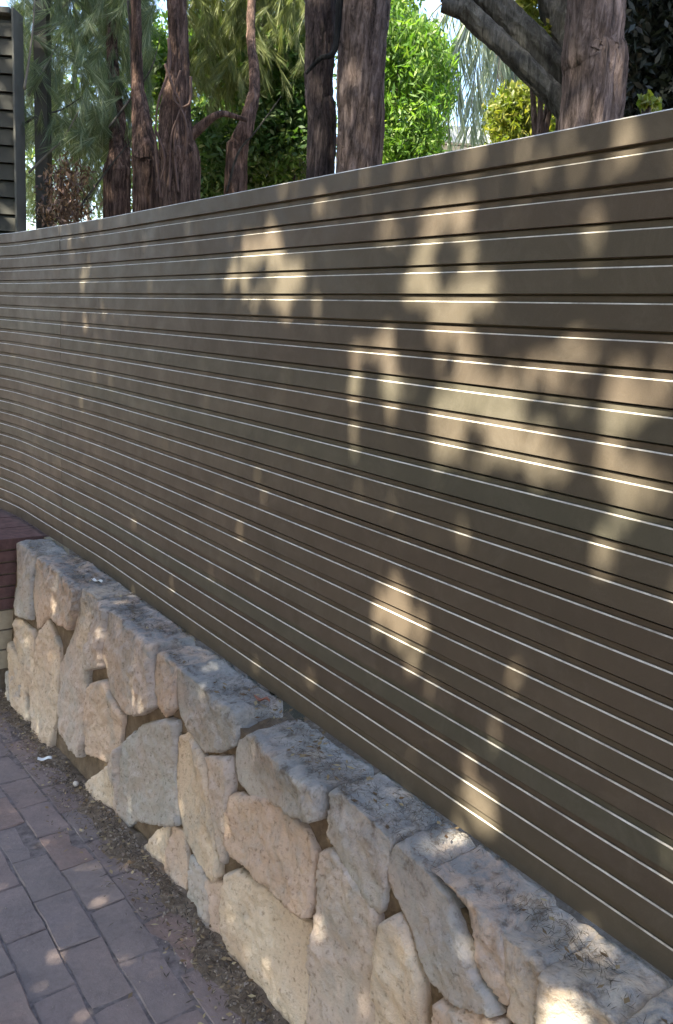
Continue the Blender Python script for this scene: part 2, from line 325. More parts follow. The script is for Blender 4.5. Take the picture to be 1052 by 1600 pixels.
def stone(poly, seed):
    top = max(z for _, z in poly) > .60
    poly = [(t, z - .09 if z < .03 + dip(t) * .5 else z) for t, z in poly]
    poly = [(t, min(z, TOPZ + .004)) for t, z in poly]
    if top:
        hi = random.uniform(-.014, .006)
        poly = [(t, z + (TOPZ + hi + .02 * noise.noise(Vector((t * 14, seed, 0))) - z) * (1 if z > .585 else 0) * .75) for t, z in poly]
    pts = []; n = len(poly)
    for i in range(n):
        a, b = poly[i], poly[(i + 1) % n]; d = math.hypot(b[0] - a[0], b[1] - a[1]); m = max(1, int(d / .009))
        for q in range(m):
            f = q / m; pts.append((a[0] + (b[0] - a[0]) * f, a[1] + (b[1] - a[1]) * f))
    for _ in range(1):
        pts = [((pts[i - 1][0] + 2 * p[0] + pts[(i + 1) % len(pts)][0]) / 4, (pts[i - 1][1] + 2 * p[1] + pts[(i + 1) % len(pts)][1]) / 4) for i, p in enumerate(pts)]
    n = len(pts)
    pts = [(t + .006 * noise.noise(Vector((t * 45, z * 45, seed))), z + .006 * noise.noise(Vector((z * 60, t * 60, seed)))) for t, z in pts]
    cx = sum(p[0] for p in pts) / n; cz = sum(p[1] for p in pts) / n
    R = min(.16, (max(p[0] for p in pts) - min(p[0] for p in pts)) / 2)
    tiltx = random.uniform(-.10, .10); tiltz = random.uniform(-.06, .06); proud = random.uniform(.001, .012)
    ex = [(t - cx) / (math.hypot(t - cx, z - cz) + 1e-6) * .0045 for t, z in pts]; ez = [(z - cz) / (math.hypot(t - cx, z - cz) + 1e-6) * .0045 for t, z in pts]
    pts = [(t + a, min(z + b, TOPZ + .006) if top else z + b) for (t, z), a, b in zip(pts, ex, ez)]
    fx = random.uniform(-1, 1) * R; fz = random.uniform(-1, 1) * R; fa = random.uniform(0, 6.28); fd = random.uniform(.06, .3)
    vs = []
    def disp(t, z, sc, amp): return amp * noise.noise(Vector((t * sc, z * sc, seed * 1.7)))
    area = sum(pts[i][0] * pts[(i + 1) % n][1] - pts[(i + 1) % n][0] * pts[i][1] for i in range(n))
    if area < 0: pts = pts[::-1]
    A = np.array(pts)
    layers = [('in', k / 8) for k in range(8, 0, -1)] if top else [('d', .05), ('d', .02)]
    layers.append(('d', .007))
    for kind, v in layers:
        for t, z in pts:
            s0 = face_s(z)
            if kind == 'in':
                s = s0 - .007 + (-.012 - s0 + .007) * v
                if z > TOPZ - .05: z = z + disp(t, s, 14, .014) + disp(t, s, 40, .008) + disp(t, s, 100, .003)
            else: s = s0 - v
            vs.append(P(t, s, z))
    L = len(layers); fs = []
    for r in range(L - 1):
        for k in range(n): fs.append((r * n + (k + 1) % n, r * n + k, (r + 1) * n + k, (r + 1) * n + (k + 1) % n))
    g = .0065; grid = []
    xs = np.arange(A[:, 0].min(), A[:, 0].max(), g); zs = np.arange(A[:, 1].min(), A[:, 1].max(), g)
    G = np.stack(np.meshgrid(xs, zs), -1).reshape(-1, 2) + rng.uniform(-.0018, .0018, (len(xs) * len(zs), 2))
    x1, z1 = A[:, 0], A[:, 1]; x2, z2 = np.roll(x1, -1), np.roll(z1, -1)
    cr = ((z1[None] > G[:, 1:]) != (z2[None] > G[:, 1:])) & (G[:, :1] < (x2 - x1)[None] * (G[:, 1:] - z1[None]) / (z2 - z1 + 1e-12)[None] + x1[None])
    ins = cr.sum(1) % 2 == 1
    dm = np.sqrt(((G[:, None, :] - A[None]) ** 2).sum(-1)).min(1)
    G = G[ins & (dm > .0035)]; dm = dm[ins & (dm > .0035)]
    co = [Vector((float(a), float(b))) for a, b in np.vstack([A, G])]
    vv, _, ff, ov, _, _ = delaunay_2d_cdt(co, [], [list(range(n))], 1, 1e-6)
    base = len(vs); b0 = (L - 1) * n; idx = []
    for q, v in enumerate(vv):
        src = [o for o in ov[q] if o < n]
        if src: idx.append(b0 + src[0]); continue
        t, z = v.x, v.y; o = ov[q][0] - n if ov[q] else 0
        e = min(1, dm[o] / (.009 + .004 * noise.noise(Vector((t * 20, z * 20, seed))))); b = math.sqrt(max(0, 1 - (1 - e) ** 2))
        s0 = face_s(z)
        cut = fd * max(0, (t - cx - fx * .3) * math.cos(fa) + (z - cz - fz * .3) * math.sin(fa))
        body = proud + (t - cx) * tiltx + (z - cz) * tiltz + disp(t, z, 7, .012) + disp(t, z, 20, .009) + disp(t, z, 55, .005) + .004 * abs(disp(t, z, 30, 1)) + disp(t, z, 130, .0025) - min(cut, .014)
        s = s0 - .007 + b * (.007 + max(-.008, body))
        idx.append(len(vs)); vs.append(P(t, s, z))
    for f in ff: fs.append(tuple(idx[k] for k in f)[::-1])
    return vs, [f[::-1] for f in fs]
for i, poly in enumerate(STONES):
    v, f = stone(poly, i + 1); o = link('stone', mesh('stone', v, f, STONE, True), wall)
# cap stones in the gaps of the top course and stones just outside the frame
def blob(t, z, a, b, k=9):
    return [(t + a * math.cos(q) * random.uniform(.85, 1.05), z + b * math.sin(q) * random.uniform(.85, 1.05)) for q in [2 * math.pi * i / k for i in range(k)]]
def boxy(t0, t1, z0, z1):
    j = lambda: random.uniform(-.02, .02)
    return [(t0 + j(), z0 + j()), ((t0 + t1) / 2, z0 + j()), (t1 + j(), z0 + j()), (t1 + j(), (z0 + z1) / 2), (t1 + j(), z1), ((t0 + t1) / 2, z1), (t0 + j(), z1), (t0 + j(), (z0 + z1) / 2)]
extra = [boxy(.10, .43, .40, .655), boxy(-.25, .07, .35, .655), boxy(-.62, -.28, .42, .655), boxy(-1.1, -.66, .35, .655),
         boxy(.30, .62, .0, .30), boxy(-.05, .26, .02, .36), boxy(-.45, -.09, .0, .31), boxy(-1.1, -.5, .0, .31), boxy(.66, .9, .0, .24), boxy(.93, 1.06, .0, .13),
         boxy(2.86, 2.98, .42, .655), boxy(2.20, 2.42, .10, .30) if False else boxy(3.60, 3.80, -.12, .02)]
for i, poly in enumerate(extra):
    v, f = stone(poly, i + 60); link('stone', mesh('stone', v, f, STONE, True), wall)

# ------------------------------------------------------------ fence
PITCH = .058; TOP = 2.0512
fence = empty('slat_fence', P(2, 0, .66), 'dark brown horizontal slat fence with painted-in edge highlights on top of the stone wall', 'fence')
TSA = [-1.4 + .1 * i for i in range(50)] + [3.5985]; TSB = [3.6] + [3.65 + .08 * i for i in range(34)]
def slat_profile(first):
    p = [(0, -.043), (0, -.0024), (-.0024, 0)]
    p += [(-.022, 0)] if first else [(-.0055, 0), (-.0055, .0108), (-.0105, .0108), (-.0105, .003), (-.022, .003)]
    p += [(-.022, -.0515), (-.0125, -.0515), (-.0125, -.043)]
    return p
for i in range(24):
    zt = TOP - PITCH * i; pr = slat_profile(i == 0)
    if i == 23: pr[0] = (0, -.052)
    for run in (TSA, TSB):                # two lengths of board with a hairline joint
        vs, fs = [], []; n = len(pr); q0 = random.uniform(-.0008, .0008)
        for t in run:
            wz = .0011 * noise.noise(Vector((t * 1.3, i * 3.1, 0))) + q0; ws = .0014 * noise.noise(Vector((t * 1.1, i * 5.3, 7))) + q0
            vs += [P(t, s + ws, zt + z + wz) for s, z in pr]
        for k in range(len(run) - 1):
            for q in range(n):
                a = k * n + q; b = k * n + (q + 1) % n; fs.append((a, b, b + n, a + n))
        fs.append(tuple(range(n))[::-1]); fs.append(tuple((len(run) - 1) * n + q for q in range(n)))
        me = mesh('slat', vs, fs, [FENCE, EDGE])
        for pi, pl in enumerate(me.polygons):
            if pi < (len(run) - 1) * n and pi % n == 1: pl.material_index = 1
        link('slat', me, fence)
def box_ts(t0, t1, s0, s1, z0, z1):
    vs = [P(t, s, z) for z in (z0, z1) for t, s in ((t0, s0), (t1, s0), (t1, s1), (t0, s1))]
    return vs, [(3, 2, 1, 0), (4, 5, 6, 7), (0, 1, 5, 4), (1, 2, 6, 5), (2, 3, 7, 6), (3, 0, 4, 7)]
for t in (-1.2, .3, 1.8, 3.3, 4.8, 6.0):
    v, f = box_ts(t, t + .075, -.102, -.024, .45, 2.03); link('post', mesh('post', v, f, FENCE), fence)

# brick pier where the stone wall ends
pier = empty('brick_pier', P(4.0, .2, 0), 'low pier of red brick over pale blocks, left end of the stone wall', 'brick pier')
BR = plain('red_brick', (.13, .072, .065), .85, .2, .35, 25); BL = plain('pale_stone_block', (.40, .32, .22), .85, .2, .2, 15)
v, f = box_ts(3.87, 4.52, -.065, .29, -.2, .628); link('mortar', mesh('mortar', v, f, MORTAR), pier)
z = 0.0; c = 0
for hgt, mat, L in [(.10, BL, .3), (.10, BL, .3), (.10, BL, .3)] + [(.0585, BR, .22)] * 6:
    x = 3.86 - (.11 if c % 2 else 0)
    while x < 4.52:
        a, b = max(3.86, x), min(4.53, x + L - .01)
        if b - a > .03:
            j = random.uniform(0, .004)
            v, f = box_ts(a, b, -.07, (.385 if hgt > .09 else .30) + j, z + .004, z + hgt - .005); link('brick' if mat == BR else 'block', mesh('brick', v, f, mat), pier)
        x += L
    z += hgt; c += 1

vs, fs = [], []
for k in range(23):
    t = 3.79 + .1 * k; vs += [P(t, -.10, -.2), P(t, -.006, -.2), P(t, -.006, .640), P(t, -.10, .640)]
for k in range(22):
    for q in range(4): a = k * 4 + q; b = k * 4 + (q + 1) % 4; fs.append((a, b, b + 4, a + 4))
fs += [(0, 1, 2, 3), (91, 90, 89, 88)]
tag(link('plinth_wall', mesh('plinth_wall', vs, fs, BL)), 'plain pale plinth under the far left end of the slat fence behind the brick pier', 'plinth')
# ------------------------------------------------------------ tubes, trunks, leaves
def tube(path_, radii, seg=10, bark=0.0, seed=0, flute=0):
    vs, fs = [], []; n = len(path_)
    for i, p in enumerate(path_):
        a = path_[max(0, i - 1)]; b = path_[min(n - 1, i + 1)]; d = (b - a).normalized()
        u = d.cross(Vector((.31, .95, .05))).normalized(); v = d.cross(u)
        for k in range(seg):
            th = 2 * math.pi * k / seg; r = radii[i]
            if bark:
                r *= 1 + bark * .5 * noise.noise(Vector((math.cos(th) * 1.6, math.sin(th) * 1.6, p.z * 1.3 + seed)))
                if seg > 30:            # furrowed plates of bark
                    cx, cy = math.cos(th) * r * 30, math.sin(th) * r * 30
                    w = noise.noise(Vector((cx, cy, p.z * 7 + seed))); w2 = noise.noise(Vector((cx * 2.3, cy * 2.3, p.z * 16 + seed)))
                    r += .012 * (.35 - abs(w)) + .006 * (.3 - abs(w2)) + .003 * noise.noise(Vector((cx * 5, cy * 5, p.z * 60)))
            if flute: r *= 1 + flute * math.cos(3 * th + seed)
            vs.append(p + (u * math.cos(th) + v * math.sin(th)) * r)
    for i in range(n - 1):
        for k in range(seg):
            a = i * seg + k; b = i * seg + (k + 1) % seg; fs.append((a, b, b + seg, a + seg))
    fs.append(tuple(range(seg))[::-1]); fs.append(tuple((n - 1) * seg + k for k in range(seg)))
    return vs, fs
def smooth_path(pts, rad, m=8):
    out, rr = [], []
    n = len(pts)
    for i in range(n - 1):
        p0, p1, p2, p3 = pts[max(0, i - 1)], pts[i], pts[i + 1], pts[min(n - 1, i + 2)]
        for k in range(m):
            f = k / m
            out.append(.5 * ((2 * p1) + (p2 - p0) * f + (2 * p0 - 5 * p1 + 4 * p2 - p3) * f * f + (3 * p1 - p0 - 3 * p2 + p3) * f ** 3))
            rr.append(rad[i] + (rad[i + 1] - rad[i]) * f)
    out.append(pts[-1]); rr.append(rad[-1]); return out, rr
def merge(lst):
    V, F = [], []
    for v, f in lst:
        b = len(V); V += list(v); F += [tuple(i + b for i in q) for q in f]
    return V, F
def trunk(name, root, pts, rad, mat, seg=110, bark=.16, seed=0, flute=0, m=None):
    m = m or (34 if seg > 30 else 10)
    p, r = smooth_path(pts, rad, m); v, f = tube(p, r, seg, bark, seed, flute)
    return link(name, mesh(name, v, f, mat, True), root)
def unit(n):
    v = rng.normal(size=(n, 3)); return v / np.linalg.norm(v, axis=1, keepdims=True)
def leaf_quads(c, d, up, L, Wd):
    # c centres, d directions, up approx normals -> bent diamonds
    side = np.cross(d, up); side /= np.linalg.norm(side, axis=1, keepdims=True) + 1e-9
    L = L[:, None]; Wd = Wd[:, None]
    return np.stack([c - d * L / 2, c + side * Wd / 2 - d * L * .05, c + d * L / 2, c - side * Wd / 2 - d * L * .05], axis=1)
def broad(centres, n_per, spread, L, Wd, droop=.3):
    c = np.repeat(centres, n_per, axis=0); m = len(c)
    c = c + unit(m) * (rng.random((m, 1)) ** .5) * spread
    d = unit(m); d[:, 2] -= droop; d /= np.linalg.norm(d, axis=1, keepdims=True)
    up = unit(m) + np.array([0, 0, .6])
    return leaf_quads(c, d, up, L * rng.uniform(.6, 1.2, m), Wd * rng.uniform(.7, 1.2, m))
def needles(centres, dirs, n_per, L, Wd, spread=.5, back=.3):
    c = np.repeat(centres, n_per, axis=0); dd = np.repeat(dirs, n_per, axis=0); m = len(c)
    c = c - dd * back * rng.random((m, 1))
    d = dd + unit(m) * spread; d /= np.linalg.norm(d, axis=1, keepdims=True)
    l = L * rng.uniform(.6, 1.2, m)
    return leaf_quads(c + d * l[:, None] / 2, d, unit(m), l, np.full(m, Wd))
def region(x0, x1, y0, y1, Y0, Y1, n, clump=0.0, keep=None):
    # points filling the volume that lies behind a stretch of the fence
    out = []
    while len(out) < n:
        x = random.uniform(x0, x1); y = random.uniform(y0, y1); Y = random.uniform(Y0, Y1)
        p = at(x, y, Y)
        if clump and noise.noise(p * clump) < random.uniform(-.35, .3): continue
        if keep and not keep(x, y): continue
        out.append(p)
    return np.array([tuple(p) for p in out])
def crown(root, V, mat, name='crown'):
    return link(name, quads(name, V, mat), root)
def foot(x, Y): q = at(x, 300, Y); q.z = .5 + (Y - 1.5) * .01; return q
def near(z, p): q = Vector(p); q.z = z; return q

# --- tree on the right with the lit grey brown trunk
r = empty('pine_tree', foot(925, 3.2), 'grey brown trunk rising behind the right end of the fence', 'tree')
b = r.location
trunk('trunk', r, [near(.45, at(922, 300, 3.2)), at(920, 190, 3.2), at(922, 90, 3.2), at(930, 0, 3.2), at(932, -150, 3.25)], [.115, .104, .100, .098, .09], BARK, seed=2, flute=.06)
trunk('trunk_rib', r, [near(.45, at(955, 300, 3.16)), at(953, 190, 3.16), at(953, 80, 3.16), at(957, 0, 3.18), at(960, -150, 3.2)], [.050, .044, .043, .042, .04], BARK, seed=5)
trunk('limb', r, [at(905, 190, 3.25), at(850, 132, 3.3), at(790, 74, 3.38), at(735, 22, 3.46), at(700, -12, 3.5)], [.040, .036, .036, .038, .034], BARKGREY, seg=60, bark=.4, seed=1)
trunk('limb', r, [at(905, 140, 3.35), at(860, 92, 3.4), at(810, 42, 3.45), at(760, -8, 3.5), at(720, -45, 3.55)], [.052, .050, .046, .042, .04], BARKGREY, seg=60, bark=.4, seed=3)
trunk('branch_stub', r, [at(745, 25, 3.46), at(712, 14, 3.46), at(690, 10, 3.46)], [.034, .030, .020], BARKGREY, seg=14, bark=.3, seed=4)
trunk('limb', r, [at(900, 90, 3.6), at(880, 40, 3.65), at(872, 0, 3.7), at(865, -60, 3.8)], [.07, .08, .08, .07], BARKGREY, seed=9)
# --- double trunk
r = empty('double_trunk_tree', foot(545, 4.2), 'broad tree with two fused brown trunks behind the middle of the fence', 'tree')
trunk('trunk', r, [near(.45, at(564, 300, 4.2)), at(562, 260, 4.2), at(564, 150, 4.2), at(568, 60, 4.2), at(572, 0, 4.2), at(580, -150, 4.2)], [.115, .105, .104, .108, .115, .11], BARK, seed=11, flute=.05)
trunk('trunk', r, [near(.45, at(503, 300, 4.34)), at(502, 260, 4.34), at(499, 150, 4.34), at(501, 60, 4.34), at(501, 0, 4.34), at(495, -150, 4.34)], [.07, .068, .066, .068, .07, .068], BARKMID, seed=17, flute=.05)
trunk('branch', r, [at(478, 115, 4.1), at(500, 92, 4.1), at(523, 78, 4.12), at(531, 0, 4.15)], [.008, .011, .014, .018], BARKDARK, seg=8, bark=.2)
# --- red-brown tree with vines
r = empty('vine_covered_tree', foot(275, 5.0), 'red brown trunk narrowing upward and wrapped with pink brown vines', 'tree')
trunk('trunk', r, [near(.45, at(280, 330, 5)), at(280, 310, 5), at(276, 240, 5), at(272, 190, 5), at(277, 120, 5), at(278, 60, 5), at(275, 0, 5), at(272, -120, 5)], [.115, .11, .105, .09, .062, .052, .05, .045], BARKRED, seed=21, flute=.10)
trunk('limb', r, [at(295, 215, 5), at(318, 195, 5), at(335, 182, 5), at(352, 178, 5.05), at(385, 188, 5.2)], [.035, .026, .02, .016, .012], BARKRED, seg=16, bark=.3, seed=3)
for k, pts in enumerate([[(262, 60), (266, 105), (250, 155), (243, 190), (247, 240), (252, 310)], [(280, 110), (272, 150), (285, 172), (292, 200), (288, 250)], [(300, 120), (296, 160), (280, 175), (272, 230), (276, 300)], [(258, 100), (272, 140), (283, 168), (266, 215), (262, 300)], [(240, 200), (256, 250), (246, 300)]]):
    trunk('vine', r, [at(x + random.uniform(-3, 3), y, 4.87 + .02 * random.random()) for x, y in pts], [random.uniform(.004, .009) for _ in pts], VINE, seg=8, bark=.5, seed=k, m=14)
# --- leaning neighbours
r = empty('forked_tree', foot(228, 5.2), 'grey tree with a thick lower trunk just left of the vine wrapped one', 'tree')
trunk('trunk', r, [near(.45, at(232, 330, 5.2)), at(230, 320, 5.2), at(228, 250, 5.2), at(222, 190, 5.25), at(215, 120, 5.3), at(212, 0, 5.3), at(205, -100, 5.3)], [.085, .08, .078, .055, .03, .027, .025], BARKRED, seed=31, flute=.08)
r = empty('stout_tree', foot(183, 5.6), 'dark red brown trunk thickened at its foot behind the left part of the fence', 'tree')
trunk('trunk', r, [near(.45, at(183, 340, 5.6)), at(182, 320, 5.6), at(183, 270, 5.6), at(186, 225, 5.65), at(178, 120, 5.8), at(170, -60, 6.2)], [.085, .082, .078, .06, .035, .03], BARKRED, seed=36, bark=.25)
r = empty('crooked_tree', foot(372, 5.4), 'crooked dark trunk with a bent top right of the vine wrapped tree', 'tree')
trunk('trunk', r, [near(.45, at(370, 330, 5.4)), at(368, 290, 5.4), at(372, 230, 5.4), at(386, 190, 5.4), at(398, 130, 5.5), at(392, 40, 5.7), at(400, -100, 5.9)], [.075, .07, .062, .045, .03, .025, .02], BARKRED, seed=41, bark=.25)
trunk('branch', r, [at(355, 300, 5.35), at(372, 240, 5.3), at(400, 205, 5.25), at(440, 150, 5.2)], [.008, .007, .005, .002], BARKGREY, seg=7)
LBR = [at(380, 185, 5.4)]
# --- dark tree far right
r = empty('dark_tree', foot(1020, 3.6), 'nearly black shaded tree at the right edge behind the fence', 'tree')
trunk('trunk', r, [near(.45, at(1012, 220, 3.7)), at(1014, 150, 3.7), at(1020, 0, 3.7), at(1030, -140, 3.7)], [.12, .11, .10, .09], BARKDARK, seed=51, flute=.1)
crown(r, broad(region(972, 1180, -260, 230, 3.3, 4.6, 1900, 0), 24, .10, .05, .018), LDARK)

# --- needle trees on the left: boughs of drooping grey green needles
def needle_tree(name, label, x, Y, boxes, mat, n_per, L, Wd, droop, trunk_r=.04):
    r = empty(name, foot(x, Y), label, 'tree')
    trunk('trunk', r, [near(.5, at(x, 330, Y)), at(x, 180, Y), at(x + 5, 0, Y), at(x - 10, -200, Y)], [trunk_r * 1.2, trunk_r, trunk_r * .8, trunk_r * .5], BARKGREY, seg=16, seed=x)
    cs = np.concatenate([region(*bx) for bx in boxes])
    d = unit(len(cs)) * .8; d[:, 2] -= droop; d /= np.linalg.norm(d, axis=1, keepdims=True)
    crown(r, needles(cs, d, n_per, L, Wd, .28, .14), mat)
    return r
r = needle_tree('she_oak_tree', 'grey green fine needled tree with pale twigs at the left edge', 70, 6.2, [(20, 235, -260, 235, 5.4, 7.4, 1900, 2.0), (20, 200, 190, 330, 5.8, 7.4, 300, 1.6)], NEEDLE, 60, .16, .0026, .9)
for k, pts in enumerate([[(38, 140), (46, 90), (52, 40), (56, -20)], [(44, 150), (62, 120), (80, 90), (88, 70)], [(60, 40), (85, 22), (110, 0), (130, -30)], [(200, 0), (204, 60), (206, 140), (212, 190)], [(45, 270), (75, 240), (100, 215), (130, 160)], [(30, 200), (60, 180), (95, 172), (130, 150)], [(170, 200), (200, 160), (235, 110), (250, 60)], [(120, 330), (150, 290), (180, 250), (230, 190)]]):
    trunk('branch', r, [at(x, y, 5.3 + .15 * (k % 3)) for x, y in pts], [.009, .007, .005, .002], TWIG if k in (0, 1, 2, 4) else BARKGREY, seg=6, bark=.1, m=5)
needle_tree('feathery_tree', 'olive green feathery tree behind and between the two brown trunks', 410, 7.2, [(290, 490, -260, 150, 6.0, 8.0, 1500, 1.5), (330, 480, 100, 190, 6.2, 8, 200, 1.5)], NEEDLEOLIVE, 60, .15, .003, 1.1)
def bush(name, label, x, Y, boxes, mat, n_per, spread, L, Wd, cat='shrub', droop=.3, tm=BARK):
    r = empty(name, foot(x, Y), label, cat)
    cs = np.concatenate([region(*bx) for bx in boxes])
    stems = []
    for k in range(5):
        q = Vector(cs[rng.integers(len(cs))]); p0 = r.location + Vector((random.uniform(-.1, .1), random.uniform(-.1, .1), -.05)); mid = p0.lerp(q, .55) + Vector((random.uniform(-.1, .1), 0, .15))
        p, rr = smooth_path([p0, mid, q], [.03, .02, .006], 6); stems.append(tube(p, rr, 7))
    v, f = merge(stems); link('stems', mesh('stems', v, f, tm, True), r)
    crown(r, broad(cs, n_per, spread, L, Wd, droop), mat); return r
bush('bright_shrub', 'tall bright green leafy shrub right of the double trunk', 650, 6.4, [(560, 705, -40, 330, 5.8, 7.2, 900, 2.2, lambda x, y: x < 700 - max(0, 70 - y) * .9 - abs(y - 120) * .2), (580, 640, -200, 20, 6.2, 7.2, 80, 1.5)], LBRIGHT, 30, .13, .07, .017, 'shrub', .9)
bush('mid_shrub', 'green broad leaved shrub between the crooked trunk and the double trunk', 430, 6.8, [(390, 490, 60, 320, 6.2, 7.6, 800, 1.7), (295, 400, 190, 330, 6.2, 7.6, 380, 1.7), (300, 480, -60, 120, 7.0, 8.0, 240, 1.5)], LMID, 24, .14, .07, .026)
bush('lime_shrub', 'bright lime leaves at mid height behind the crooked trunk', 425, 7.4, [(380, 480, 110, 240, 7.4, 8.6, 260, 1.4), (300, 360, 40, 110, 7.4, 8.6, 120, 1.4), (225, 262, 60, 150, 7.4, 8.2, 90, 1.4)], LBRIGHT, 22, .16, .09, .03)
bush('yellow_shrub', 'rounded yellow green shrub in front of the pale house', 820, 5.4, [(772, 872, 140, 260, 5.0, 5.9, 330, 0, lambda x, y: y > 138 + ((x - 822) / 55) ** 2 * 45 + 22 * noise.noise(Vector((x * .06, 0, 2))))], LYELLOW, 26, .09, .055, .018, 'shrub', .5)
bush('creeper', 'spray of yellow leaves hanging beside the diagonal limbs', 870, 3.9, [(810, 835, -40, 45, 3.6, 3.9, 50), (835, 880, 40, 95, 3.6, 3.9, 40, 0, lambda x, y: abs((y - 40) - (x - 835) * 1.1) < 14)], LYELLOW, 12, .035, .05, .02, 'creeper')
bush('seedling', 'tiny green sprig showing over the fence top at the right', 1015, 2.6, [(1005, 1030, 152, 175, 2.3, 2.5, 14)], LYELLOW, 8, .014, .03, .016, 'plant')
bush('dead_bush', 'bush of dry red brown leaves behind the left end of the fence', 100, 5.6, [(66, 134, 235, 350, 5.2, 6.0, 110, 4, lambda x, y: ((x - 102) / 30) ** 2 + ((y - 330) / 85) ** 2 < 1 + 1.1 * noise.noise(Vector((x * .07, y * .05, 4))))], DEAD, 16, .10, .05, .014, 'shrub', .9, BARKRED)
bush('grey_shrub', 'loose grey green shrub low behind the dark stump', 150, 7.6, [(30, 260, 215, 350, 7.0, 8.4, 110, 2.2)], LMID, 20, .14, .06, .02)
bush('far_shrub', 'dense mid green shrub low behind the vine wrapped tree', 340, 8.6, [(235, 480, 120, 330, 8.4, 9.6, 420, 1.0)], LMID, 22, .2, .09, .035)
# --- palm: pale drooping fronds against the sky
r = empty('palm_tree', foot(760, 7.5), 'pale drooping palm fronds in front of the bright sky gap', 'palm tree')
trunk('trunk', r, [near(.5, at(800, 300, 7.6)), at(798, 200, 7.6), at(790, 100, 7.6), at(770, -60, 7.6)], [.09, .085, .08, .08], BARKGREY, seed=71)
FR = [[(770, -60), (745, 0), (720, 60), (712, 150)], [(770, -60), (760, 20), (745, 90), (735, 190)], [(770, -60), (785, 10), (780, 90), (770, 180)], [(770, -60), (810, 10), (808, 80), (800, 150)], [(770, -60), (720, -20), (670, 30), (650, 100)], [(770, -60), (735, 10), (700, 100), (700, 200)], [(770, -60), (840, 0), (850, 60), (840, 120)], [(770, -60), (790, 30), (760, 110), (750, 200)]]
for k, pts in enumerate(FR):
    Yk = 7.0 + .12 * k; p, rr = smooth_path([at(x, y, Yk) for x, y in pts], [.012, .009, .006, .003], 22)
    v, f = tube(p, rr, 6); rib = link('frond', mesh('frond', v, f, TWIG, True), r)
    c = np.array([tuple(q) for q in p[8:]]); c = np.repeat(c, 3, axis=0); m = len(c)
    side = np.where(rng.random(m) < .5, -1, 1)[:, None] * np.array([[.45, .1, 0]]); d = side * rng.uniform(.3, 1, (m, 1)) + np.array([0, 0, -1.0]); d += unit(m) * .08
    d /= np.linalg.norm(d, axis=1, keepdims=True); l = rng.uniform(.28, .5, m)
    crown(rib, leaf_quads(c + d * l[:, None] / 2, d, unit(m), l, np.full(m, .014)), PALM, 'leaflets').location = (0, 0, 0)
# --- pale house far behind
HW = plain('house_render', (.62, .66, .68), .8, .2, .06, 3); HD = plain('house_trim', (.30, .33, .35)); GL = plain('window_glass', (.05, .06, .07), .1, .6)
a = at(600, 215, 13); bq = at(900, 190, 13)
hx0, hx1, hz = a.x, bq.x + 1.5, at(730, 222, 13).z
house = empty('pale_house', ((hx0 + hx1) / 2, 13, .6), 'pale rendered house seen through the palm fronds', 'house')
def box(x0, x1, y0, y1, z0, z1):
    return [(x0, y0, z0), (x1, y0, z0), (x1, y1, z0), (x0, y1, z0), (x0, y0, z1), (x1, y0, z1), (x1, y1, z1), (x0, y1, z1)], [(3, 2, 1, 0), (4, 5, 6, 7), (0, 1, 5, 4), (1, 2, 6, 5), (2, 3, 7, 6), (3, 0, 4, 7)]
v, f = box(hx0, hx1, 13.2, 19, .5, hz - .02); link('wall', mesh('wall', v, f, HW), house)
v, f = box(hx0 - .3, hx1 + .3, 12.8, 19.4, hz, hz + .12); link('roof', mesh('roof', v, f, HW), house)
v, f = box(hx0 - .3, hx1 + .3, 12.7, 12.79, hz - .08, hz + .14); link('gutter', mesh('gutter', v, f, HD), house)
wn = link('window', mesh('window', *box(hx0 + 1.0, hx0 + 2.0, 13.12, 13.19, hz - 1.3, hz - .35), HD), house)
v, f = box(hx0 + 1.05, hx0 + 1.95, 13.10, 13.115, hz - 1.25, hz - .4); pn = link('pane', mesh('pane', v, f, GL), wn); pn.location = (0, 0, 0)
# --- louvred screen at the left edge
LV = plain('louvre_paint', (.042, .042, .036), .6, .3); LF = plain('louvre_frame', (.10, .10, .09), .5, .3)
c0, c1 = at(-60, 20, 5.3), at(24, 20, 5.3); zb = at(10, 348, 5.3).z - .3; zt = c1.z
r = empty('louvred_screen', (c1.x, 5.3, zb), 'dark louvred screen with a thin pale frame at the left edge', 'screen')
v, f = box(c0.x, c1.x - .012, 5.34, 5.40, zb, zt); link('backing', mesh('backing', v, f, LV), r)
lz = zb + .05
while lz < zt - .08:
    v, f = box(c0.x, c1.x - .013, 5.30, 5.335, lz, lz + .09); v = [(x, y - (.012 if z < lz + .01 and y < 5.32 else 0), z) for x, y, z in v]
    link('louvre', mesh('louvre', v, f, LV), r); lz += .1
v, f = box(c1.x - .012, c1.x, 5.27, 5.42, zb, zt + .02); link('frame', mesh('frame', v, f, LF), r)
v, f = box(c0.x, c1.x - .025, 5.27, 5.42, zt - .01, zt + .02); link('frame', mesh('frame', v, f, LF), r)
r = empty('dark_post', (c1.x + .08, 5.5, .5), 'dark timber post right beside the louvred screen', 'post')
v, f = box(c1.x + .03, c1.x + .11, 5.5, 5.58, .4, zt + 1.2); link('shaft', mesh('shaft', v, f, LV), r)

# --- far wood closing the view
cs = region(-500, 560, -250, 330, 11, 14, 460, .7); cs2 = region(560, 640, -100, 330, 11, 13, 60)
o = link('far_wood', quads('far_wood', broad(np.concatenate([cs, cs2]), 30, .38, .14, .06), LMID)); tag(o, 'hazy mass of far foliage behind the garden trees', 'wood', kind='stuff')

